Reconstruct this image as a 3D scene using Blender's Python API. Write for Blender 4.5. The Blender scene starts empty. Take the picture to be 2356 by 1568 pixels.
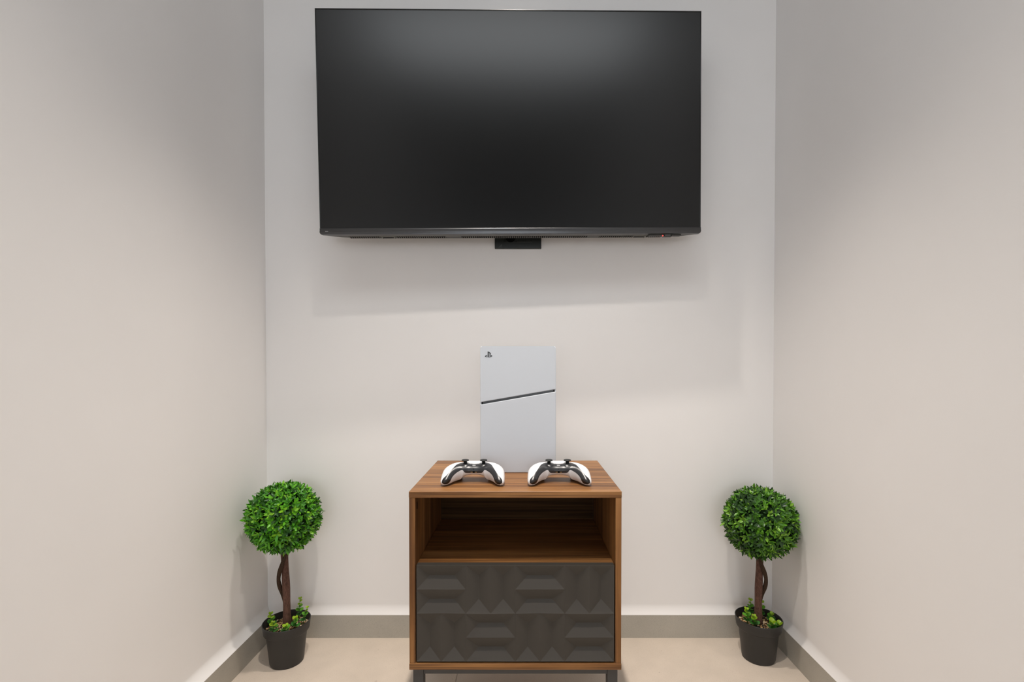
import bpy, bmesh, math, random
from mathutils import Vector, Matrix

# ------------------------------------------------------------------ camera, sky, lamps, exposure
SC = bpy.context.scene
COL = SC.collection
EYE = 0.9457
YW = 1.676            # inner face of the back wall
XL, XR = -0.8995, 0.8725   # inner faces of the side walls
ZC = 2.92             # ceiling

cam_d = bpy.data.cameras.new('camera')
cam = bpy.data.objects.new('camera', cam_d); COL.objects.link(cam)
cam_d.sensor_width = 36.0
cam_d.lens = 1104.0 * 36.0 / 2356.0
cam_d.shift_x = -27.0 / 2356.0
cam_d.shift_y = 76.0 / 2356.0
cam_d.clip_start = 0.02
cam.location = (0, 0, EYE)
cam.rotation_euler = (math.radians(90 - 0.78), 0, 0)
SC.camera = cam

wd = bpy.data.worlds.new('world'); SC.world = wd; wd.use_nodes = True
wd.node_tree.nodes['Background'].inputs[0].default_value = (0.91, 0.955, 1.0, 1)
wd.node_tree.nodes['Background'].inputs[1].default_value = 4.5

def downlight(x, y, power, col, size=112, tilt=0.0, blend=1.0, radius=0.035):
    l = bpy.data.lights.new('downlight', 'SPOT'); l.energy = power; l.color = col
    l.spot_size = math.radians(size); l.spot_blend = blend; l.shadow_soft_size = radius
    o = bpy.data.objects.new('downlight', l); o.location = (x, y, ZC - 0.02); o.rotation_euler.x = math.radians(tilt); COL.objects.link(o)
    return o
def fill_light(x, y, power, col, sx, sy):
    l = bpy.data.lights.new('fill_light', 'AREA'); l.energy = power; l.color = col
    l.shape = 'RECTANGLE'; l.size = sx; l.size_y = sy
    o = bpy.data.objects.new('fill_light', l); o.location = (x, y, ZC - 0.012); COL.objects.link(o)
    return o
WARM = (1.0, 0.918, 0.835)
downlight(-0.02, 1.15, 142, WARM, 67, 4)     # narrow beam over the cabinet, turned a little to the wall
downlight(-0.03, 0.50, 134, WARM, 73, 8)      # second downlight
fill_light(-0.03, 0.03, 14.0, (0.93, 0.97, 1.0), 1.6, 0.62)   # added unseen area light for soft fill and the grey glow on the screen

SC.view_settings.view_transform = 'Standard'
SC.view_settings.look = 'None'
SC.view_settings.gamma = 1.0
SC.view_settings.use_curve_mapping = False
SC.view_settings.exposure = -0.11

# ------------------------------------------------------------------ materials
def mat(name, col, rough=0.5, metal=0.0, spec=0.5):
    m = bpy.data.materials.new(name); m.use_nodes = True
    b = m.node_tree.nodes['Principled BSDF']
    b.inputs['Base Color'].default_value = (*col, 1)
    b.inputs['Roughness'].default_value = rough
    b.inputs['Metallic'].default_value = metal
    b.inputs['Specular IOR Level'].default_value = spec
    return m
def nodes(m): return m.node_tree.nodes, m.node_tree.links, m.node_tree.nodes['Principled BSDF']
def coords(m, scale=(1, 1, 1), rot=(0, 0, 0)):
    n, l, b = nodes(m)
    tc = n.new('ShaderNodeTexCoord'); mp = n.new('ShaderNodeMapping')
    mp.inputs['Scale'].default_value = scale; mp.inputs['Rotation'].default_value = rot
    l.new(tc.outputs['Object'], mp.inputs['Vector'])
    return mp.outputs['Vector']
def noise(m, vec, scale, detail=4, rough=0.5):
    n, l, b = nodes(m)
    t = n.new('ShaderNodeTexNoise'); t.inputs['Scale'].default_value = scale
    t.inputs['Detail'].default_value = detail; t.inputs['Roughness'].default_value = rough
    l.new(vec, t.inputs['Vector']); return t.outputs['Fac']
def ramp(m, fac, stops):
    n, l, b = nodes(m)
    r = n.new('ShaderNodeValToRGB'); l.new(fac, r.inputs['Fac'])
    e = r.color_ramp.elements
    while len(e) < len(stops): e.new(0.5)
    for k, (p, c) in enumerate(stops):
        e[k].position = p; e[k].color = (*c, 1)
    return r.outputs['Color']
def mix(m, fac, a, b_, mode='MIX'):
    n, l, b = nodes(m)
    x = n.new('ShaderNodeMix'); x.data_type = 'RGBA'; x.blend_type = mode
    for s, v in ((0, fac), (6, a), (7, b_)):
        if hasattr(v, 'node'): l.new(v, x.inputs[s])
        else: x.inputs[s].default_value = v if s == 0 else (*v, 1)
    return x.outputs[2]
def bump(m, fac, strength, dist=0.001):
    n, l, b = nodes(m)
    u = n.new('ShaderNodeBump'); u.inputs['Strength'].default_value = strength
    u.inputs['Distance'].default_value = dist
    l.new(fac, u.inputs['Height']); l.new(u.outputs['Normal'], b.inputs['Normal'])
def setcol(m, c): m.node_tree.links.new(c, nodes(m)[2].inputs['Base Color'])

M = {}
def wall_mat(name, c):
    m = mat(name, c, 0.62, spec=0.25); v = coords(m)
    f = noise(m, v, 3.0, 3)
    setcol(m, ramp(m, f, [(0.3, tuple(x * 0.975 for x in c)), (0.7, c)]))
    bump(m, noise(m, v, 160.0, 3), 0.06, 0.0006)
    return m
M['wall'] = wall_mat('wall_paint', (0.87, 0.85, 0.837))
M['ceiling'] = wall_mat('ceiling_paint', (0.07, 0.07, 0.072))
M['rear'] = wall_mat('rear_wall_paint', (0.10, 0.10, 0.105))

def stone(name, c, dark, light, amount=1.0):
    m = mat(name, c, 0.45, spec=0.35); v = coords(m)
    base = ramp(m, noise(m, v, 9.0, 5, 0.6), [(0.3, tuple(x * 0.93 for x in c)), (0.7, tuple(x * 1.05 for x in c))])
    sp = noise(m, v, 420.0, 2, 0.6)
    c1 = mix(m, ramp(m, sp, [(0.30, (0.55,) * 3), (0.42, (0,) * 3)]), base, dark)
    c2 = mix(m, ramp(m, sp, [(0.62, (0,) * 3), (0.76, (0.5,) * 3)]), c1, light)
    v2 = noise(m, v, 75.0, 1, 0.4)
    c3 = mix(m, ramp(m, v2, [(0.20, (0.8,) * 3), (0.235, (0,) * 3)]), c2, dark)
    setcol(m, c3)
    return m
M['tile'] = stone('floor_tile', (0.60, 0.515, 0.43), (0.40, 0.33, 0.27), (0.70, 0.62, 0.54))
M['skirting'] = stone('skirting_tile', (0.43, 0.40, 0.345), (0.27, 0.25, 0.21), (0.53, 0.50, 0.45))
M['grout'] = mat('grout', (0.50, 0.46, 0.41), 0.9)

def wood(name, axis, dark=1.0, rough=0.42, spec=0.28):
    m = mat(name, (0.2, 0.1, 0.05), rough, spec=spec)
    sc = {'x': (1.6, 26, 26), 'z': (26, 26, 1.6), 'y': (26, 1.6, 26)}[axis]
    v = coords(m, sc)
    a = noise(m, v, 1.0, 6, 0.62)
    k = lambda c: tuple(x * dark * q for x, q in zip(c, (1.0, 0.99, 0.88)))
    c = ramp(m, a, [(0.28, k((0.110, 0.046, 0.017))), (0.45, k((0.235, 0.105, 0.038))), (0.58, k((0.35, 0.168, 0.064))), (0.76, k((0.45, 0.235, 0.100)))])
    sc2 = {'x': (2.5, 260, 260), 'z': (260, 260, 2.5), 'y': (260, 2.5, 260)}[axis]
    v2 = coords(m, sc2)
    b2 = noise(m, v2, 1.0, 3, 0.5)
    c = mix(m, ramp(m, b2, [(0.36, (0.75,) * 3), (0.54, (0,) * 3)]), c, k((0.085, 0.036, 0.016)))
    setcol(m, c); bump(m, b2, 0.08, 0.0004)
    return m
M['wood_shaded'] = wood('walnut_wood_shaded', 'x', 0.22, 0.7, 0.1)  # wood darkened for the back panel: shade inside the cabinet painted into the colour
M['wood_x'] = wood('walnut_wood', 'x'); M['wood_z'] = wood('walnut_wood_upright', 'z')

m = mat('drawer_lacquer', (0.055, 0.05, 0.043), 0.55, spec=0.3); v = coords(m)
sm = noise(m, v, 14.0, 3, 0.55)
setcol(m, mix(m, ramp(m, sm, [(0.62, (0,) * 3), (0.74, (0.35,) * 3)]), (0.060, 0.053, 0.045), (0.040, 0.030, 0.024)))
bump(m, noise(m, v, 700.0, 2), 0.10, 0.0003); M['drawer'] = m
M['leg'] = mat('powder_coated_steel', (0.052, 0.050, 0.048), 0.48)
M['hole'] = mat('dark_hole', (0.004, 0.004, 0.004), 0.8, spec=0.1)

m = mat('screen_glass', (0.0004, 0.0004, 0.0004), 0.29, spec=0.56)
n_, l_, b_ = nodes(m); b_.inputs['Anisotropic'].default_value = 0.55
tv_t = n_.new('ShaderNodeCombineXYZ'); tv_t.inputs[0].default_value = 1.0; l_.new(tv_t.outputs[0], b_.inputs['Tangent']); M['screen'] = m
M['tv_frame'] = mat('television_frame', (0.008, 0.008, 0.007), 0.3, 0.0)
m = mat('brushed_bezel', (0.09, 0.09, 0.093), 0.30, 0.9); v = coords(m, (5, 900, 900))
bump(m, noise(m, v, 1.0, 3), 0.25, 0.0004); M['bezel'] = m
M['tv_back'] = mat('television_shell', (0.035, 0.034, 0.032), 0.45)
M['tv_under'] = mat('television_underside', (0.115, 0.112, 0.106), 0.5)
M['tv_vent'] = mat('vent_black', (0.003, 0.003, 0.003), 0.7, spec=0.1)
M['tv_rib'] = mat('vent_rib', (0.20, 0.19, 0.17), 0.5)
m = mat('standby_red', (0.9, 0.1, 0.1), 0.3); b = nodes(m)[2]
b.inputs['Emission Color'].default_value = (1.0, 0.10, 0.08, 1); b.inputs['Emission Strength'].default_value = 1.2; M['red'] = m
M['print'] = mat('grey_print', (0.35, 0.35, 0.36), 0.5)
m = mat('outlet_plastic', (0.018, 0.021, 0.020), 0.42); bump(m, noise(m, coords(m), 900, 2), 0.1, 0.0003); M['outlet'] = m
M['outlet_in'] = mat('outlet_insert', (0.014, 0.016, 0.015), 0.35)

M['con_white'] = mat('console_white', (0.575, 0.61, 0.66), 0.42, spec=0.4)
M['con_black'] = mat('console_black', (0.006, 0.006, 0.007), 0.25)
M['logo'] = mat('logo_black', (0.006, 0.005, 0.004), 0.4)
M['pad_white'] = mat('controller_white', (0.76, 0.76, 0.775), 0.36, spec=0.45)
M['pad_black'] = mat('controller_black', (0.022, 0.023, 0.026), 0.30, spec=0.55)
M['pad_dark'] = mat('grip_end_reflection', (0.010, 0.007, 0.006), 0.28)  # darker than the band: reflection at the grip tip put into the colour
M['stick'] = mat('stick_rubber', (0.018, 0.020, 0.020), 0.55)
M['gold'] = mat('gold_contact', (0.75, 0.55, 0.22), 0.3, 1.0)
M['clear'] = mat('button_clear', (0.80, 0.80, 0.80), 0.15, spec=0.7)

m = mat('pot_plastic', (0.021, 0.020, 0.019), 0.50); bump(m, noise(m, coords(m), 500, 3), 0.12, 0.0005); M['pot'] = m
m = mat('bark', (0.10, 0.05, 0.035), 0.75, spec=0.3); v = coords(m, (1, 1, 0.35))
f = noise(m, v, 320, 4, 0.65)
setcol(m, ramp(m, f, [(0.3, (0.055, 0.025, 0.018)), (0.6, (0.135, 0.066, 0.046)), (0.85, (0.24, 0.14, 0.10))])); bump(m, f, 0.6, 0.0012); M['bark'] = m
m = mat('vine_bark', (0.05, 0.03, 0.02), 0.8, spec=0.2); f = noise(m, coords(m), 400, 3)
setcol(m, ramp(m, f, [(0.3, (0.028, 0.016, 0.010)), (0.7, (0.075, 0.045, 0.028))])); bump(m, f, 0.8, 0.0015); M['vine'] = m
def leafm(name, c, rough=0.36):
    m = mat(name, c, rough, spec=0.45)
    n, l, b = nodes(m)
    b.inputs['Subsurface Weight'].default_value = 0.0
    tr = n.new('ShaderNodeBsdfTranslucent'); tr.inputs['Color'].default_value = (c[0] * 1.2, c[1] * 1.25, c[2] * 0.8, 1)
    mx = n.new('ShaderNodeMixShader'); mx.inputs[0].default_value = 0.16
    l.new(b.outputs[0], mx.inputs[1]); l.new(tr.outputs[0], mx.inputs[2])
    l.new(mx.outputs[0], n['Material Output'].inputs['Surface'])
    return m
LEAFM = [leafm('leaf_dark', (0.032, 0.110, 0.022)), leafm('leaf_green', (0.060, 0.25, 0.016)),
         leafm('leaf_bright', (0.125, 0.42, 0.018)), leafm('leaf_lime', (0.23, 0.52, 0.025))]
LEAFM_R = [leafm('leaf_dark_olive', (0.030, 0.078, 0.022)), leafm('leaf_olive', (0.058, 0.175, 0.018)),
           leafm('leaf_fresh', (0.115, 0.31, 0.02)), leafm('leaf_fresh_lime', (0.21, 0.43, 0.035))]
SPRM = [leafm('sprig_deep', (0.045, 0.19, 0.028)), leafm('sprig_green', (0.11, 0.33, 0.025)), leafm('sprig_lime', (0.30, 0.47, 0.02))]
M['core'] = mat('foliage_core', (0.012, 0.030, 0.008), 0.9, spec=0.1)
PEB = [mat('pebble_tan', (0.56, 0.36, 0.16), 0.6), mat('pebble_cream', (0.74, 0.58, 0.38), 0.55), mat('pebble_brown', (0.25, 0.13, 0.05), 0.65), mat('pebble_black', (0.02, 0.017, 0.014), 0.6)]
M['soil'] = mat('soil', (0.06, 0.035, 0.018), 0.95)

# ------------------------------------------------------------------ mesh helpers
def link(name, me, m, parent=None, loc=None):
    o = bpy.data.objects.new(name, me); COL.objects.link(o)
    if m is not None:
        for x in (m if isinstance(m, (list, tuple)) else [m]): me.materials.append(x)
    if parent is not None: o.parent = parent
    if loc is not None: o.location = loc
    return o
def obj(name, bm, m, parent=None, loc=None, smooth=False, angle=None):
    bmesh.ops.recalc_face_normals(bm, faces=bm.faces)
    me = bpy.data.meshes.new(name); bm.to_mesh(me); bm.free()
    if smooth or angle:
        for p in me.polygons: p.use_smooth = True
        if angle: me.set_sharp_from_angle(angle=math.radians(angle))
    return link(name, me, m, parent, loc)
def tag(o, label, cat, group=None):
    o['label'] = label; o['category'] = cat
    if group: o['group'] = group
    return o
def empty(name, loc, label, cat, group=None, rot=(0, 0, 0)):
    o = bpy.data.objects.new(name, None); o.empty_display_size = 0.05; COL.objects.link(o)
    o.location = loc; o.rotation_euler = rot
    return tag(o, label, cat, group)
def struct(o): o['kind'] = 'structure'; return o
def box(bm, x0, x1, y0, y1, z0, z1, bev=0.0, seg=2):
    vs = [bm.verts.new(p) for p in ((x0, y0, z0), (x1, y0, z0), (x1, y1, z0), (x0, y1, z0), (x0, y0, z1), (x1, y0, z1), (x1, y1, z1), (x0, y1, z1))]
    fs = [bm.faces.new([vs[i] for i in q]) for q in ((0, 3, 2, 1), (4, 5, 6, 7), (0, 1, 5, 4), (1, 2, 6, 5), (2, 3, 7, 6), (3, 0, 4, 7))]
    if bev:
        es = list({e for f_ in fs for e in f_.edges})
        bmesh.ops.bevel(bm, geom=es, offset=bev, segments=seg, profile=0.5, affect='EDGES')
def BX(*a, **k):
    bm = bmesh.new(); box(bm, *a, **k); return bm
def prism(bm, pts, d0, d1, axis='y', bev=0.0, seg=2):
    """outline pts=(a,b) swept along an axis: y -> (a,d,b); x -> (d,a,b); z -> (a,b,d)"""
    f3 = {'y': lambda a, b, d: (a, d, b), 'x': lambda a, b, d: (d, a, b), 'z': lambda a, b, d: (a, b, d)}[axis]
    v0 = [bm.verts.new(f3(a, b, d0)) for a, b in pts]; v1 = [bm.verts.new(f3(a, b, d1)) for a, b in pts]
    n = len(pts)
    caps = [bm.faces.new(v0[::-1]), bm.faces.new(v1)]
    for i in range(n): bm.faces.new([v0[i], v0[(i + 1) % n], v1[(i + 1) % n], v1[i]])
    if bev:
        es = list({e for f_ in caps for e in f_.edges})
        bmesh.ops.bevel(bm, geom=es, offset=bev, segments=seg, profile=0.5, affect='EDGES')
def lathe(bm, prof, seg=32, cx=0, cy=0, close=False):
    rings = []
    for r, z in prof:
        rings.append([bm.verts.new((cx + r * math.cos(2 * math.pi * k / seg), cy + r * math.sin(2 * math.pi * k / seg), z)) for k in range(seg)])
    for a, b in zip(rings, rings[1:]):
        for k in range(seg): bm.faces.new([a[k], a[(k + 1) % seg], b[(k + 1) % seg], b[k]])
    if close:
        bm.faces.new(rings[0][::-1]); bm.faces.new(rings[-1])
def tube(bm, pts, rads, seg=12):
    pts = [Vector(p) for p in pts]; rings = []
    up = Vector((0.13, 1, 0.07))
    for i, p in enumerate(pts):
        d = (pts[min(i + 1, len(pts) - 1)] - pts[max(i - 1, 0)]).normalized()
        u = d.cross(up).normalized(); w = d.cross(u).normalized()
        rings.append([bm.verts.new(p + (u * math.cos(2 * math.pi * k / seg) + w * math.sin(2 * math.pi * k / seg)) * rads[i]) for k in range(seg)])
    for a, b in zip(rings, rings[1:]):
        for k in range(seg): bm.faces.new([a[k], a[(k + 1) % seg], b[(k + 1) % seg], b[k]])
    bm.faces.new(rings[0][::-1]); bm.faces.new(rings[-1])
def rrect(x0, x1, z0, z1, r, n=5, corners=(1, 1, 1, 1)):
    """rounded rectangle, corners bl br tr tl"""
    out = []
    for (cx, cz, a0), on in zip(((x0, z0, 180), (x1, z0, 270), (x1, z1, 0), (x0, z1, 90)), corners):
        if not on: out.append((cx, cz)); continue
        sx = 1 if cx == x0 else -1; sz = 1 if cz == z0 else -1
        for k in range(n + 1):
            t = math.radians(a0 + 90 * k / n)
            out.append((cx + sx * r + r * math.cos(t), cz + sz * r + r * math.sin(t)))
    return out

# ------------------------------------------------------------------ the room
TB, TL, TR, HB = 0.010, 0.019, 0.011, 0.081   # skirting thickness back / left / right, height
YR = -3.2
def wall_profile(t):
    return [(-0.1, 0), (0, 0), (0, HB), (t, HB), *[(t * (1 - q / 10) ** 1.7, HB + 0.033 * (q / 10)) for q in range(1, 11)], (0, ZC), (-0.1, ZC)]
bm = bmesh.new()
prism(bm, [(YW - a, z) for a, z in wall_profile(TB)], XL - 0.1, XR + 0.1, 'x'); struct(obj('wall_back', bm, M['wall']))
bm = bmesh.new()
prism(bm, [(XL + a, z) for a, z in wall_profile(TL)], YR, YW, 'y'); struct(obj('wall_left', bm, M['wall']))
bm = bmesh.new()
prism(bm, [(XR - a, z) for a, z in wall_profile(TR)], YR, YW, 'y'); struct(obj('wall_right', bm, M['wall']))
struct(obj('ceiling', BX(XL - 0.1, XR + 0.1, YR, YW + 0.1, ZC, ZC + 0.1), M['ceiling']))
bm = bmesh.new(); box(bm, XL, XR, YR - 0.1, YR, 0.0, 0.55); box(bm, XL, XR, YR - 0.1, YR, 1.75, ZC)   # unseen rear wall; its opening is added and sized to let fill light in
struct(obj('wall_rear', bm, M['rear']))
fl = struct(obj('floor', BX(XL - 0.1, XR + 0.1, YR, YW + 0.1, -0.06, -0.0012), M['grout']))
JX = [XL + TL - 0.012, -0.205, XR - TR + 0.012]
ys = [YW - TB + 0.008, 1.066, 0.466, -0.134, -0.734, -1.334, -1.934, -2.534, YR]
for i in range(2):
    for a, b_ in zip(ys, ys[1:]):
        obj('tile', BX(JX[i] + 0.0009, JX[i + 1] - 0.0009, b_ + 0.0009, a - 0.0009, -0.011, 0.0, 0.0005, 1), M['tile'], fl)
struct(obj('baseboard_back', BX(XL, XR, YW - TB, YW, -0.002, HB, 0.0006, 1), M['skirting']))
struct(obj('baseboard_left', BX(XL, XL + TL, YR, YW - TB, -0.002, HB, 0.0006, 1), M['skirting']))
struct(obj('baseboard_right', BX(XR - TR, XR, YR, YW - TB, -0.002, HB, 0.0006, 1), M['skirting']))

# ------------------------------------------------------------------ television
tv = empty('wall_mounted_television', (-0.0403, 1.526, 1.7185), 'large black flat television mounted on the back wall', 'television')
tv.rotation_mode = 'QUATERNION'
R3 = Matrix.Rotation(math.radians(1.348), 3, 'Z') @ Matrix.Rotation(math.radians(-0.562), 3, 'Y') @ Matrix.Rotation(math.radians(1.167), 3, 'X')
tv.rotation_quaternion = R3.to_quaternion()
TW, TH = 1.2115 / 2, 0.6971 / 2
ZB = -TH + 0.0195                 # top of the lower bezel
bm = bmesh.new(); box(bm, -TW + 0.003, TW - 0.003, 0.0014, 0.006, ZB, TH - 0.0035)
obj('screen', bm, M['screen'], tv)
bm = bmesh.new()                  # slim metal edge on the top and both sides, behind the glass
box(bm, -TW, -TW + 0.003, 0, 0.012, ZB, TH, 0.0006)
box(bm, TW - 0.003, TW, 0, 0.012, ZB, TH, 0.0006)
box(bm, -TW + 0.003, TW - 0.003, 0, 0.012, TH - 0.0035, TH, 0.0012, 3)
obj('frame', bm, M['tv_frame'], tv, angle=40)
bm = bmesh.new()                  # lower bezel with softly rounded lower ends
prism(bm, rrect(-TW, TW, -TH, ZB, 0.007, 5, (1, 1, 0, 0)), -0.0035, 0.010, 'y', 0.0022, 3)
bz = obj('lower_bezel', bm, M['bezel'], tv, angle=40); bz['label'] = 'brushed dark metal strip under the screen'
obj('mark', BX(-TW + 0.018, -TW + 0.027, -0.0039, -0.003, -TH + 0.0085, -TH + 0.0098), M['print'], bz)
def plan(y0, depth, inset, n=24):  # plan outline of the bulging shell
    pts = [(-TW + inset, y0), (TW - inset, y0)]
    for k in range(n + 1):
        t = -1 + 2 * k / n
        x = -(TW - inset) * t
        e = (1 - abs(t) ** 6) ** 0.55 if abs(t) < 1 else 0.0
        pts.append((x, y0 + 0.0008 + depth * e))
    return pts
bm = bmesh.new(); prism(bm, plan(0.010, 0.044, 0.004), -TH + 0.0012, TH - 0.30, 'z')
shell = obj('back_shell', bm, M['tv_back'], tv)
obj('upper_back', BX(-TW + 0.004, TW - 0.004, 0.010, 0.022, TH - 0.30, TH - 0.002, 0.002), M['tv_back'], tv)
bm = bmesh.new(); prism(bm, plan(0.009, 0.0225, 0.006), -TH + 0.0002, -TH + 0.002, 'z')
obj('underside_strip', bm, M['tv_under'], shell)
vx = [(-0.525, -0.425), (-0.375, -0.215), (-0.165, 0.245), (0.285, 0.395), (0.435, 0.49)]
for a, b_ in vx:
    v = obj('vent', BX(a, b_, 0.026, 0.047, -TH - 0.0001, -TH + 0.002), M['tv_vent'], shell)
    rb = bmesh.new(); x = a + 0.002
    while x < b_ - 0.001:
        box(rb, x, x + 0.0013, 0.0265, 0.0465, -TH - 0.0012, -TH + 0.001); x += 0.0068
    r = obj('vent_ribs', rb, M['tv_rib'], v); r['kind'] = 'stuff'
for cx in (-0.40, 0.415):
    bm = bmesh.new()
    box(bm, cx - 0.021, cx - 0.0185, 0.026, 0.048, -TH - 0.0018, -TH + 0.001)
    box(bm, cx + 0.0185, cx + 0.021, 0.026, 0.048, -TH - 0.0018, -TH + 0.001)
    box(bm, cx - 0.021, cx + 0.021, 0.024, 0.0265, -TH - 0.0018, -TH + 0.001)
    obj('stand_slot_rim', bm, M['tv_rib'], shell)
    obj('stand_slot', BX(cx - 0.0185, cx + 0.0185, 0.0265, 0.048, -TH - 0.0002, -TH + 0.001), M['tv_vent'], shell)
rec = obj('receiver_module', BX(0.440, 0.545, 0.008, 0.024, -TH - 0.0040, -TH + 0.001, 0.0012), M['tv_back'], tv)
obj('receiver_block', BX(0.486, 0.515, 0.006, 0.020, -TH - 0.0075, -TH - 0.002, 0.0015), M['tv_frame'], rec)
obj('receiver_lettering', BX(0.492, 0.510, 0.0056, 0.0062, -TH - 0.0042, -TH - 0.0026), M['print'], rec)
bm = bmesh.new(); bmesh.ops.create_uvsphere(bm, u_segments=10, v_segments=6, radius=0.0022); bmesh.ops.translate(bm, verts=bm.verts, vec=(0.485, 0.006, -TH - 0.0052))
obj('standby_light', bm, M['red'], rec, smooth=True)['label'] = 'small red standby light'
bm = bmesh.new()
box(bm, -0.22, 0.22, 0.054, 0.062, -0.2, 0.03, 0.002); box(bm, -0.035, 0.035, 0.060, 0.1445, -0.13, 0.0, 0.003)
obj('wall_bracket', bm, M['tv_frame'], tv)

# ------------------------------------------------------------------ wall outlet
out = empty('wall_outlet', (-0.020, YW, 1.357), 'black wall power outlet plate just below the television', 'outlet')
obj('plate', BX(-0.0805, 0.0805, -0.010, -0.0003, 0, 0.086, 0.0015), M['outlet'], out)
ins = obj('insert_frame', BX(-0.050, 0.050, -0.0112, -0.008, 0.021, 0.066, 0.0008), M['outlet_in'], out)
bm = bmesh.new(); prism(bm, [(-0.0255 + 0.0165 * math.cos(t * math.pi / 14), 0.0375 + 0.0165 * math.sin(t * math.pi / 14)) for t in range(28)], -0.0118, -0.009, 'y')
obj('socket_opening', bm, M['hole'], ins)
obj('blank_module', BX(-0.002, 0.048, -0.0122, -0.009, 0.0225, 0.0645, 0.0008), M['outlet'], ins)
bm = bmesh.new()
for a in range(3): prism(bm, [(-0.067 + a * 0.004, 0.004), (-0.0655 + a * 0.004, 0.004), (-0.0565 + a * 0.001, 0.014), (-0.0575 + a * 0.001, 0.014)], -0.0103, -0.0098, 'y')
obj('scratch_mark', bm, mat('scratch_grey', (0.07, 0.075, 0.073), 0.6), out)

# ------------------------------------------------------------------ cabinet
CX, CY = -0.0205, 1.16
cab = empty('bedside_cabinet', (CX, CY, 0), 'walnut cabinet with open shelf, faceted charcoal drawer and metal legs', 'cabinet')
HW, DP, ZT, Z0 = 0.2585, 0.389, 0.645, 0.2095
T = 0.0152
obj('top_panel', BX(-HW, HW, 0, DP, ZT - T, ZT, 0.0007, 1), M['wood_x'], cab)
for s in (-1, 1):
    x0, x1 = sorted((s * HW, s * (HW - T)))
    sd = obj('side_panel', BX(x0 + 0.0004, x1 - 0.0004, 0.0006, DP, Z0 + T + 0.0003, ZT - T - 0.0003, 0.0006, 1), M['wood_z'], cab)
    if s < 0: obj('cable_slot', BX(x1 - 0.0012, x1 + 0.0001, 0.020, 0.026, 0.596, 0.614), M['hole'], sd)
obj('bottom_panel', BX(-HW, HW, -0.001, DP, Z0, Z0 + T, 0.0007, 1), M['wood_x'], cab)
obj('back_panel', BX(-HW + T, HW - T, 0.370, 0.378, Z0 + T, ZT - T), M['wood_shaded'], cab)['label'] = 'back panel with the shade inside put into its colour'
obj('shelf', BX(-HW + T, HW - T, 0.022, 0.370, 0.447, 0.4615, 0.0007, 1), M['wood_x'], cab)
# drawer with a relief of sunk hip-roof facets: 4 x 2 tiles, alternating lying / standing pairs
dr = obj('drawer_box', BX(-HW + T + 0.012, HW - T - 0.012, 0.020, 0.34, Z0 + T + 0.012, 0.440), M['wood_x'], cab)
bm = bmesh.new()
XD0, XD1, ZD0, ZD1 = -0.2410, 0.2410, 0.2285, 0.4645
ux, uz = (XD1 - XD0) / 16, (ZD1 - ZD0) / 8
DEEP = 0.0140; YF = 0.0012
cache = {}
def P(i, j, deep=0):
    k = (round(i, 3), round(j, 3), deep)
    if k not in cache: cache[k] = bm.verts.new((XD0 + i * ux, YF + (DEEP if deep else 0), ZD1 - j * uz))
    return cache[k]
for ti in range(4):
    for tj in range(2):
        i0, j0 = ti * 4, tj * 4
        if (ti + tj) % 2 == 0:
            for h in (0, 2):
                a, b_, c_, d = (i0, j0 + h), (i0 + 4, j0 + h), (i0 + 4, j0 + h + 2), (i0, j0 + h + 2)
                e, f_ = P(i0 + 1, j0 + h + 1, 1), P(i0 + 3, j0 + h + 1, 1)
                bm.faces.new([P(*a), P(*b_), f_, e]); bm.faces.new([P(*d), e, f_, P(*c_)])
                bm.faces.new([P(*a), e, P(*d)]); bm.faces.new([P(*b_), P(*c_), f_])
        else:
            for h in (0, 2):
                a, b_, c_, d = (i0 + h, j0), (i0 + h + 2, j0), (i0 + h + 2, j0 + 4), (i0 + h, j0 + 4)
                e, f_ = P(i0 + h + 1, j0 + 1, 1), P(i0 + h + 1, j0 + 3, 1)
                bm.faces.new([P(*a), P(*b_), e]); bm.faces.new([P(*d), f_, P(*c_)])
                bm.faces.new([P(*a), e, f_, P(*d)]); bm.faces.new([P(*b_), P(*c_), f_, e])
YB = 0.0195
bs = [bm.verts.new(p) for p in ((XD0, YB, ZD0), (XD1, YB, ZD0), (XD1, YB, ZD1), (XD0, YB, ZD1))]
bm.faces.new(bs)
def side(keys, b0, b1):
    vs = [cache[k] for k in keys]
    bm.faces.new(vs + [b1, b0])
top = sorted([k for k in cache if k[1] == 0]); bot = sorted([k for k in cache if k[1] == 8])
lef = sorted([k for k in cache if k[0] == 0], key=lambda k: k[1]); rig = sorted([k for k in cache if k[0] == 16], key=lambda k: k[1])
side(top, bs[3], bs[2]); side(bot, bs[0], bs[1]); side(lef, bs[3], bs[0]); side(rig, bs[2], bs[1])
bmesh.ops.recalc_face_normals(bm, faces=bm.faces)
bmesh.ops.bevel(bm, geom=[e for e in bm.edges if e.calc_face_angle(0) > 0.12], offset=0.0007, segments=2, profile=0.5, affect='EDGES')
obj('drawer_front', bm, M['drawer'], cab)['label'] = 'charcoal drawer front with faceted geometric relief'
for sx in (-1, 1):
    for y0 in (0.008, DP - 0.034):
        xo, xi = sorted((sx * (HW - 0.0075), sx * (HW - 0.0325)))
        obj('leg', BX(xo, xi, y0, y0 + 0.026, 0.0, Z0 - 0.0005, 0.0012), M['leg'], cab)
for y0 in (0.010, DP - 0.032):
    obj('rail', BX(-HW + 0.0325, HW - 0.0325, y0, y0 + 0.022, Z0 - 0.0165, Z0 - 0.0005, 0.0008), M['leg'], cab)
for sx in (-1, 1):
    xo, xi = sorted((sx * (HW - 0.0100), sx * (HW - 0.030)))
    obj('rail', BX(xo, xi, 0.034, DP - 0.034, Z0 - 0.0165, Z0 - 0.0005, 0.0008), M['leg'], cab)

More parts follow.
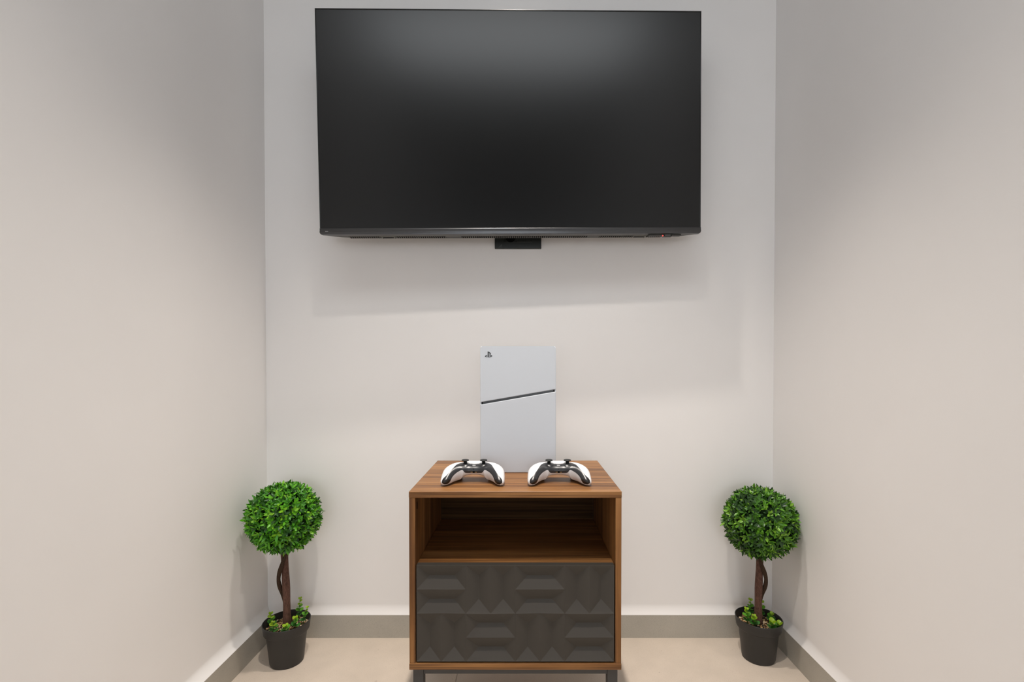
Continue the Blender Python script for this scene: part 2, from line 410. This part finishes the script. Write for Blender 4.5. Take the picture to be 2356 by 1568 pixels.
# ------------------------------------------------------------------ game console
con = empty('game_console', (-0.016, 1.3692, ZT), 'upright white game console standing on the walnut cabinet', 'game console')
W2, HC, TC = 0.108, 0.3615, 0.094
obj('core', BX(-W2 + 0.004, W2 - 0.004, 0.006, TC - 0.006, 0.003, HC - 0.004, 0.003), M['con_black'], con)
def slitz(x, off): return 0.198 + (x + W2) * 0.1735 + off
for y0, y1 in ((0.0, 0.026), (TC - 0.026, TC)):
    bm = bmesh.new()
    r = 0.006
    up = [(-W2, slitz(-W2, 0.0034)), (W2, slitz(W2, 0.0034))]
    up += [p for p in rrect(-W2, W2, 0.1, HC, r, 5, (0, 0, 1, 1))[2:]]
    prism(bm, up, y0, y1, 'y', 0.0018, 3); u = obj('upper_panel', bm, M['con_white'], con)
    bm = bmesh.new()
    lo = [(-W2, 0.0), (W2, 0.0), (W2, slitz(W2, -0.0034)), (-W2, slitz(-W2, -0.0034))]
    prism(bm, lo, y0, y1, 'y', 0.0018, 3); obj('lower_panel', bm, M['con_white'], con)
    if y0 == 0.0: front_up = u
for sx in (-1, 1):   # little white bridges closing the slit at the edges
    x0, x1 = sorted((sx * W2, sx * (W2 - 0.0028)))
    obj('slit_bridge', BX(x0, x1, 0.002, 0.026, slitz((x0 + x1) / 2, -0.0045), slitz((x0 + x1) / 2, 0.0045)), M['con_white'], con)
# emblem: an upright letter over a lying one, black, set on the front panel
def lg(pts, z=1.0): return [((x - 905) * 0.0000400, (790 - y) * 0.0000400) for x, y in pts]
bm = bmesh.new()
prism(bm, lg([(845, 580), (925, 602), (925, 1004), (845, 976)]), -0.0006, 0.0002, 'y')
prism(bm, lg([(925, 602), (960, 612), (1010, 638), (1050, 690), (1068, 745), (1058, 795), (1020, 822), (972, 806), (972, 670), (925, 650)]), -0.0006, 0.0002, 'y')
prism(bm, lg([(820, 828), (700, 872), (640, 918), (660, 938), (740, 970), (822, 972), (822, 938), (760, 942), (718, 918), (740, 902), (820, 872)]), -0.0006, 0.0002, 'y')
prism(bm, lg([(948, 878), (1010, 850), (1100, 850), (1188, 890), (1140, 926), (948, 1000), (948, 958), (1088, 908), (1080, 884), (1020, 888), (948, 908)]), -0.0006, 0.0002, 'y')
lo_ = obj('emblem', bm, M['logo'], front_up, (-0.0845, 0, 0.338)); lo_['label'] = 'small black emblem'

# ------------------------------------------------------------------ game controllers
def V3(*a): return Vector(a)
SEC = [  # centre, inner direction, up direction, half width, half height up, half height down, band low, band high
    (V3(0, .068, .0355), V3(0, -1, 0), V3(0, 0, 1), .030, .0148, .0150, -20, 72),
    (V3(.012, .068, .0355), V3(0, -1, 0), V3(0, 0, 1), .030, .0150, .0155, -19, 76),
    (V3(.024, .067, .0355), V3(-.10, -.99, 0), V3(0, 0, 1), .031, .0155, .0175, -14, 88),
    (V3(.038, .063, .0350), V3(-.36, -.93, 0), V3(0, -.05, 1), .031, .0165, .0225, 4, 84),
    (V3(.049, .054, .0325), V3(-.70, -.71, .05), V3(.05, -.15, .98), .028, .0175, .0245, 12, 76),
    (V3(.057, .042, .0280), V3(-.92, -.38, .10), V3(.14, -.30, .94), .0235, .0180, .0230, 15, 69),
    (V3(.0625, .030, .0225), V3(-.97, -.18, .15), V3(.20, -.42, .88), .0185, .0172, .0195, 16, 69),
    (V3(.0662, .019, .0172), V3(-.98, -.10, .18), V3(.22, -.52, .82), .0152, .0150, .0155, 14, 80),
    (V3(.0685, .010, .0138), V3(-.98, -.05, .18), V3(.22, -.60, .76), .0128, .0122, .0124, 0, 104),
    (V3(.0695, .0045, .0115), V3(-.98, 0, .18), V3(.22, -.66, .72), .0100, .0092, .0094, -12, 122),
    (V3(.0699, .0012, .0100), V3(-.98, 0, .18), V3(.22, -.68, .70), .0066, .0060, .0062, -20, 130),
    (V3(.0700, -.0002, .0093), V3(-.98, 0, .18), V3(.22, -.68, .70), .0004, .0004, .0004, -20, 130),
]
def cat(p0, p1, p2, p3, t):
    return 0.5 * ((2 * p1) + (p2 - p0) * t + (2 * p0 - 5 * p1 + 4 * p2 - p3) * t * t + (3 * p1 - p0 - 3 * p2 + p3) * t ** 3)
def dense(sub=4):
    out = []; n = len(SEC)
    for i in range(n - 1):
        for q in range(sub):
            t = q / sub
            if i == 0:
                prev = list(SEC[1]); prev[0] = V3(-SEC[1][0].x, SEC[1][0].y, SEC[1][0].z); prev[1] = V3(-SEC[1][1].x, SEC[1][1].y, SEC[1][1].z)
            else: prev = SEC[i - 1]
            nxt = SEC[min(i + 2, n - 1)]
            out.append([cat(prev[k], SEC[i][k], SEC[i + 1][k], nxt[k], t) for k in range(8)])
    out.append(list(SEC[-1])); return out
def se(c, n=2.35): return math.copysign(abs(c) ** (2 / n), c)
def ring(S, lo, hi, nn, sx):
    c, e1, e2, a, bu, bd, _, _ = S
    e1 = e1.normalized(); e2 = (e2 - e1 * e2.dot(e1)).normalized()
    out = []
    for k in range(nn + 1):
        v = math.radians(lo + (hi - lo) * k / nn)
        p = c + e1 * (a * se(math.cos(v))) + e2 * ((bu if math.sin(v) >= 0 else bd) * se(math.sin(v)))
        out.append((p.x * sx, p.y, p.z))
    return out
NTIP = 13     # dense sections of the grip end, its dark reflection painted in
def strip(bm, which, tip=0):
    D = dense(); full = [(s, 1) for s in D[::-1]] + [(s, -1) for s in D[1:]]
    if tip: full = [(s, tip) for s in D[-NTIP:]]
    elif which == 'band': full = full[NTIP - 1:-(NTIP - 1)]
    rows = []
    for S, sx in full:
        lo, hi = {'band': (S[6], S[7]), 'upper': (S[7], 190), 'lower': (190, 360 + S[6])}[which]
        rows.append([bm.verts.new(p) for p in ring(S, lo, hi, 14, sx)])
    for a, b_ in zip(rows, rows[1:]):
        for k in range(14): bm.faces.new([a[k], a[k + 1], b_[k + 1], b_[k]])
    return rows
def make_controller(x, y, label):
    c = empty('game_controller', (x, y, ZT), label, 'game controller', 'game controllers on the cabinet top')
    zmin = -0.0002
    ob = []
    for nm, w, mt in (('front_band', 'band', M['pad_black']), ('upper_shell', 'upper', M['pad_white']), ('lower_shell', 'lower', M['pad_white'])):
        bm = bmesh.new(); strip(bm, w)
        o = obj(nm, bm, mt, c, smooth=True); ob.append(o)
    ob[0]['label'] = 'black curved trim along the front'
    for sx in (-1, 1):
        bm = bmesh.new(); strip(bm, 'band', sx); obj('grip_end', bm, M['pad_dark'], ob[0], smooth=True)
        # thumbstick dome, stem, cap
        bm = bmesh.new(); cx, cy = sx * 0.0243, 0.060
        lathe(bm, [(0.0225, 0.030), (0.0222, 0.0385), (0.0200, 0.0445), (0.0160, 0.0485), (0.0115, 0.0508), (0.0095, 0.0508), (0.0, 0.0490)], 32, cx, cy)
        obj('stick_dome', bm, M['pad_black'], ob[0], smooth=True)
        bm = bmesh.new()
        lathe(bm, [(0.0001, 0.047), (0.0050, 0.047), (0.0045, 0.0555), (0.0062, 0.0568), (0.0092, 0.0572), (0.0098, 0.0584), (0.0096, 0.0598), (0.0088, 0.0604), (0.0070, 0.0596), (0.0001, 0.0590)], 28, cx, cy)
        obj('thumbstick', bm, M['stick'], c, smooth=True)
        # trigger and bumper at the far edge
        bm = bmesh.new(); prism(bm, rrect(sx * 0.051 - 0.0165, sx * 0.051 + 0.0165, 0.0004, 0.030, 0.009, 5), 0.070, 0.094, 'y', 0.005, 3)
        obj('trigger', bm, M['pad_black'], c, smooth=True)
        # four keys on the top face
        for k in range(4):
            a = k * math.pi / 2
            bx_, by_ = sx * 0.0470 + 0.0080 * math.cos(a), 0.064 + 0.0080 * math.sin(a)
            bm = bmesh.new()
            if sx < 0:
                pts = [(0.0065, -0.0038), (0.0065, 0.0038), (0.0, 0.0042), (-0.0045, 0.0), (0.0, -0.0042)]
                pts = [(bx_ + p[0] * math.cos(a) - p[1] * math.sin(a), by_ + p[0] * math.sin(a) + p[1] * math.cos(a)) for p in pts]
                prism(bm, pts, 0.044, 0.0517, 'z', 0.0008, 2); bmesh.ops.rotate(bm, verts=bm.verts, cent=(sx * 0.030, 0.064, 0.0505), matrix=Matrix.Rotation(math.radians(-7), 3, 'Y'))
                obj('direction_key', bm, M['pad_white'], c)
            else:
                lathe(bm, [(0.0052, 0.044), (0.0052, 0.0508), (0.0044, 0.0517), (0.0001, 0.0520)], 18, bx_, by_); bmesh.ops.rotate(bm, verts=bm.verts, cent=(sx * 0.030, 0.064, 0.0505), matrix=Matrix.Rotation(math.radians(7), 3, 'Y'))
                obj('round_button', bm, M['clear'], c, smooth=True)
    bm = bmesh.new(); prism(bm, rrect(-0.029, 0.029, 0.058, 0.094, 0.005, 4), 0.046, 0.0512, 'z', 0.001, 2)
    obj('touchpad', bm, M['pad_white'], c)
    # marks on the front of the band
    def onband(v, x):
        S = min(dense(), key=lambda s: abs(s[0].x - abs(x)))
        a = math.radians(v); e1 = S[1].normalized(); e2 = S[2]
        p = S[0] + e1 * (S[3] * se(math.cos(a))) + e2 * ((S[4] if v >= 0 else S[5]) * se(math.sin(a)))
        return p
    def chip(nm, x, v, w, h, mt, th=0.0006):
        p = onband(v, x); p2 = onband(v + 3, x)
        d = (p2 - p).normalized(); nrm = V3(0, -d.z, d.y)
        if nrm.y > 0: nrm = -nrm
        bm = bmesh.new(); box(bm, -w / 2, w / 2, -th, th, -h / 2, h / 2, 0.0003, 1)
        mtx = Matrix(((1, 0, 0), (0, -nrm.y, d.y), (0, -nrm.z, d.z))).to_4x4()
        mtx.translation = (x, p.y, p.z)
        bmesh.ops.transform(bm, matrix=mtx, verts=bm.verts)
        return obj(nm, bm, mt, ob[0])
    chip('mute_button', 0, 66, 0.0100, 0.0030, M['con_black'])
    chip('home_button', 0, 52, 0.0085, 0.0045, M['print'])
    chip('microphone_hole', 0, 14, 0.0028, 0.0018, M['hole'])
    chip('headset_jack', 0, -10, 0.0055, 0.0048, M['hole'])
    for x_ in (-0.0068, -0.0040, 0.0040, 0.0068): chip('charging_contact', x_, -12, 0.0015, 0.0026, M['gold'])
    mz = 1.0
    for o in ob: mz = min(mz, min(v.co.z for v in o.data.vertices))
    c.location.z = ZT - mz + 0.0001
    return c
make_controller(-0.1305, 1.2085, 'white and black game controller, the left one of the pair on the cabinet')
make_controller(0.0912, 1.2085, 'white and black game controller, the right one of the pair on the cabinet')

# ------------------------------------------------------------------ topiary plants
def leaf_mesh(name, L, Wd, fold, curl, m):
    me = bpy.data.meshes.new(name)
    prof = [(0.0, 0.16), (0.28, 0.82), (0.52, 1.0), (0.78, 0.66), (1.0, 0.0)]
    vs, fs = [], []
    for t, w in prof:
        z = curl * L * t * t
        vs += [(-Wd / 2 * w, L * t, z + fold * Wd * w), (0, L * t, z), (Wd / 2 * w, L * t, z + fold * Wd * w)]
    for i in range(len(prof) - 1):
        a = i * 3; fs += [(a, a + 1, a + 4, a + 3), (a + 1, a + 2, a + 5, a + 4)]
    me.from_pydata(vs, [], fs); me.materials.append(m)
    for p in me.polygons: p.use_smooth = True
    return me
def round_leaf(name, R, m):
    me = bpy.data.meshes.new(name); vs = [(0, R, 0.0)]; fs = []
    for k in range(12):
        a = 2 * math.pi * k / 12
        vs.append((R * 0.92 * math.cos(a), R + R * math.sin(a), 0.22 * R))
    for k in range(12): fs.append((0, 1 + k, 1 + (k + 1) % 12))
    me.from_pydata(vs, [], fs); me.materials.append(m)
    for p in me.polygons: p.use_smooth = True
    return me
def frame(pos, direction, up):
    y = direction.normalized(); z = (up - y * up.dot(y)).normalized(); x = y.cross(z)
    mm = Matrix((x, y, z)).transposed().to_4x4(); mm.translation = pos; return mm
SPRL = [[round_leaf('sprig_leaf', r, m_) for r in (0.0048, 0.0066, 0.0086)] for m_ in SPRM]

def topiary(loc, ball, label, mats, weights, sprigs, seed, mirror, trunk_top, rot):
    rnd = random.Random(seed)
    t = empty('topiary_tree', loc, label, 'potted plant', 'artificial ball topiaries in the corners')
    bm = bmesh.new()
    lathe(bm, [(0.0, 0.001), (0.044, 0.0), (0.0480, 0.0015), (0.0505, 0.006), (0.0600, 0.096), (0.0615, 0.0985), (0.0660, 0.1005), (0.0675, 0.103), (0.0712, 0.1290), (0.0716, 0.1312), (0.0706, 0.1326), (0.0692, 0.1322), (0.0684, 0.1300), (0.0655, 0.1045), (0.0600, 0.1030), (0.0, 0.1030)], 56)
    bmesh.ops.remove_doubles(bm, verts=bm.verts, dist=1e-5)
    pot = obj('pot', bm, M['pot'], t, angle=50); pot['label'] = 'black plastic flower pot'
    bm = bmesh.new(); lathe(bm, [(0.0, 0.1085), (0.050, 0.1075), (0.0658, 0.1060)], 40)
    obj('soil', bm, M['soil'], t)
    # pebbles: far too many and too small to pick out one by one
    bm = bmesh.new()
    for k in range(420):
        r = 0.0640 * math.sqrt(rnd.random()); a = rnd.random() * 6.283
        s = rnd.uniform(0.0019, 0.0042)
        vs = bmesh.ops.create_icosphere(bm, subdivisions=1, radius=s)['verts']
        mm = Matrix.Translation((r * math.cos(a), r * math.sin(a), 0.1085 + rnd.uniform(0, 0.0035))) @ Matrix.Rotation(rnd.random() * 6.28, 4, 'Z') @ Matrix.Rotation(rnd.uniform(-.6, .6), 4, 'X') @ Matrix.Diagonal((1.35, rnd.uniform(.7, 1), rnd.uniform(.55, .8), 1))
        bmesh.ops.transform(bm, matrix=mm, verts=vs)
        mi = rnd.choices((0, 1, 2, 3), (5, 3, 3, 2))[0]
        for f_ in {f_ for v in vs for f_ in v.link_faces}: f_.material_index = mi
    pb = obj('pebbles', bm, PEB, t, smooth=True); pb['kind'] = 'stuff'; pb['label'] = 'tan and brown gravel'
    # trunk and the climbing stem wound round it
    B = Vector(ball)
    bm = bmesh.new(); n = 14; pts = []; rr = []
    for k in range(n + 1):
        q = k / n
        pts.append((mirror * 0.002 * math.sin(q * 5) + B.x * q, B.y * q, 0.100 + (B.z - 0.05 - 0.100) * q)); rr.append(0.0118 - 0.0012 * q + 0.0006 * math.sin(q * 17))
    tube(bm, pts, rr, 16); obj('trunk', bm, M['bark'], t, smooth=True)
    bm = bmesh.new(); pts = []; rr = []; n = 36
    for k in range(n + 1):
        q = k / n
        a = math.radians(20 + 330 * (q ** 0.9))
        bulge = 0.0125 + 0.0085 * math.exp(-((q - 0.58) / 0.20) ** 2)
        x_ = mirror * bulge * math.cos(a); y_ = -bulge * math.sin(a - math.pi) * 0.85
        pts.append((x_ + B.x * q, y_ + B.y * q, 0.104 + (B.z - 0.06 - 0.104) * q)); rr.append(0.0062 + 0.0006 * math.sin(q * 31))
    tube(bm, pts, rr, 12); obj('climbing_stem', bm, M['vine'], t, smooth=True)
    # crown
    RC = 0.1035 if mirror < 0 else 0.1015
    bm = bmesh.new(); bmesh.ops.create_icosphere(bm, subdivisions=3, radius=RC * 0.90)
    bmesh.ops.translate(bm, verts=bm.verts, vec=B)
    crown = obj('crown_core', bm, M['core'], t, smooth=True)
    kinds = []
    for m_ in mats:
        kinds.append([leaf_mesh('leaf', 0.0182, 0.0076, 0.16, 0.10, m_), leaf_mesh('leaf', 0.0152, 0.0078, 0.20, -0.12, m_), leaf_mesh('leaf', 0.0204, 0.0072, 0.12, 0.22, m_)])
    leaves = []
    N = 760
    for k in range(N):
        z = 1 - 2 * (k + 0.5) / N; ph = k * 2.399963 + rnd.uniform(-.12, .12)
        s = math.sqrt(1 - z * z); nrm = Vector((s * math.cos(ph), s * math.sin(ph), z))
        rad = RC * rnd.uniform(0.90, 1.0)
        base = B + nrm * rad
        tint = rnd.choices((0, 1, 2, 3), weights)[0]
        tw = rnd.random() * 6.28; nl = rnd.choice((4, 5, 5, 6))
        ax = nrm.orthogonal().normalized(); ay = nrm.cross(ax)
        axis = (nrm + Vector((rnd.uniform(-.45, .45), rnd.uniform(-.45, .45), rnd.uniform(-.3, .55)))).normalized()
        for q in range(nl):
            a = tw + 6.283 * q / nl + rnd.uniform(-.25, .25)
            out_ = ax * math.cos(a) + ay * math.sin(a)
            d = (axis * rnd.uniform(0.25, 0.95) + out_ * 0.85).normalized()
            ti = tint if rnd.random() < 0.62 else rnd.choices((0, 1, 2, 3), weights)[0]
            leaves.append((base + nrm * rnd.uniform(-0.004, 0.006), d, nrm - out_ * 0.3, kinds[ti][rnd.randrange(3)], rnd.uniform(0.78, 1.12)))
    view = (Vector((0, 0, EYE)) - (Vector(loc) + B)).normalized()
    leaves.sort(key=lambda L: -((L[0] - B).dot(view) + 0.6 * (L[1].dot(view) < 0.85) * 0.01))
    def lm(L): return frame(L[0], L[1], L[2]) @ Matrix.Scale(L[4], 4)
    front = leaves[:1200]; pick = front[::4]; rest = [L for i, L in enumerate(front) if i % 4] + leaves[1200:]
    for L in pick:
        o = bpy.data.objects.new('leaf', L[3]); COL.objects.link(o); o.parent = t; o.matrix_local = lm(L)
    vs, fs, mi = [], [], []
    for L in rest:
        mm = lm(L); off = len(vs)
        vs += [tuple(mm @ v.co) for v in L[3].vertices]
        fs += [tuple(off + i for i in p.vertices) for p in L[3].polygons]
        mi += [mats.index(L[3].materials[0])] * len(L[3].polygons)
    me = bpy.data.meshes.new('foliage'); me.from_pydata(vs, [], fs)
    o = link('foliage', me, mats, t)
    for p, i in zip(me.polygons, mi): p.material_index = i; p.use_smooth = True
    o['kind'] = 'stuff'; o['label'] = 'small glossy green leaves of the ball'
    # sprigs of round leaves planted in the gravel
    for (x, y, h, lean, big) in sprigs:
        base = Vector((x, y, 0.107)); od = Vector((x, y, 0)).normalized() if (x or y) else Vector((1, 0, 0))
        top = base + Vector((0, 0, h)) + od * lean
        midp = (base + top) / 2 - od * lean * 0.2
        crv = [base * (1 - q) ** 2 + midp * 2 * q * (1 - q) + top * q * q for q in [i / 8 for i in range(9)]]
        bm = bmesh.new(); tube(bm, crv, [0.0011 - 0.0004 * i / 8 for i in range(9)], 6)
        sp = obj('sprig', bm, SPRM[0], t, smooth=True)
        lv = max(3, int(h / 0.0105))
        for i in range(lv):
            q = 0.22 + 0.78 * (i + 0.5) / lv
            p = base * (1 - q) ** 2 + midp * 2 * q * (1 - q) + top * q * q
            sz = big + 1 if i < lv * 0.45 else big
            if i > lv * 0.72: sz = big - 1
            sz = max(0, min(2, sz))
            col = 0 if q < 0.42 else (1 if q < 0.68 else 2)
            a0 = i * 1.57 + rnd.uniform(-.4, .4)
            for j in range(2 if i < lv - 1 else 3):
                a = a0 + j * (math.pi if i < lv - 1 else 2.1)
                d = Vector((math.cos(a), math.sin(a), rnd.uniform(0.25, 0.7) if i < lv - 1 else 0.9))
                o = bpy.data.objects.new('leaf', SPRL[col][sz]); COL.objects.link(o); o.parent = sp
                o.matrix_local = frame(p, d, Vector((0, 0, 1)) - od * 0.1 + Vector((0, -0.35, 0))) @ Matrix.Scale(rnd.uniform(0.85, 1.1), 4)
    t.rotation_euler = (0, 0, 0)
    return t

topiary((-0.7635, 1.535, 0), (-0.004, -0.004, 0.466), 'bright green ball topiary in black pot, in the left corner', LEAFM, (3, 5, 5, 2),
        [(-0.045, -0.002, 0.050, 0.006, 1), (-0.020, -0.040, 0.043, 0.004, 1), (0.016, -0.040, 0.030, 0.004, 1), (0.036, -0.012, 0.040, -0.004, 1), (0.046, 0.010, 0.062, 0.016, 0), (0.022, 0.036, 0.078, 0.006, 0)], 11, 1, 0.4, 0)
topiary((0.7665, 1.555, 0), (-0.002, -0.008, 0.446), 'darker green ball topiary in black pot, in the right corner', LEAFM_R, (5, 5, 4, 2),
        [(-0.040, -0.008, 0.058, 0.004, 1), (-0.022, -0.020, 0.044, 0.010, 1), (-0.006, 0.040, 0.062, 0.004, 0), (0.020, -0.040, 0.032, 0.006, 2), (0.042, -0.028, 0.020, 0.012, 2), (0.040, 0.008, 0.030, 0.010, 1), (0.024, 0.030, 0.060, 0.006, 0)], 23, -1, 0.4, 0)
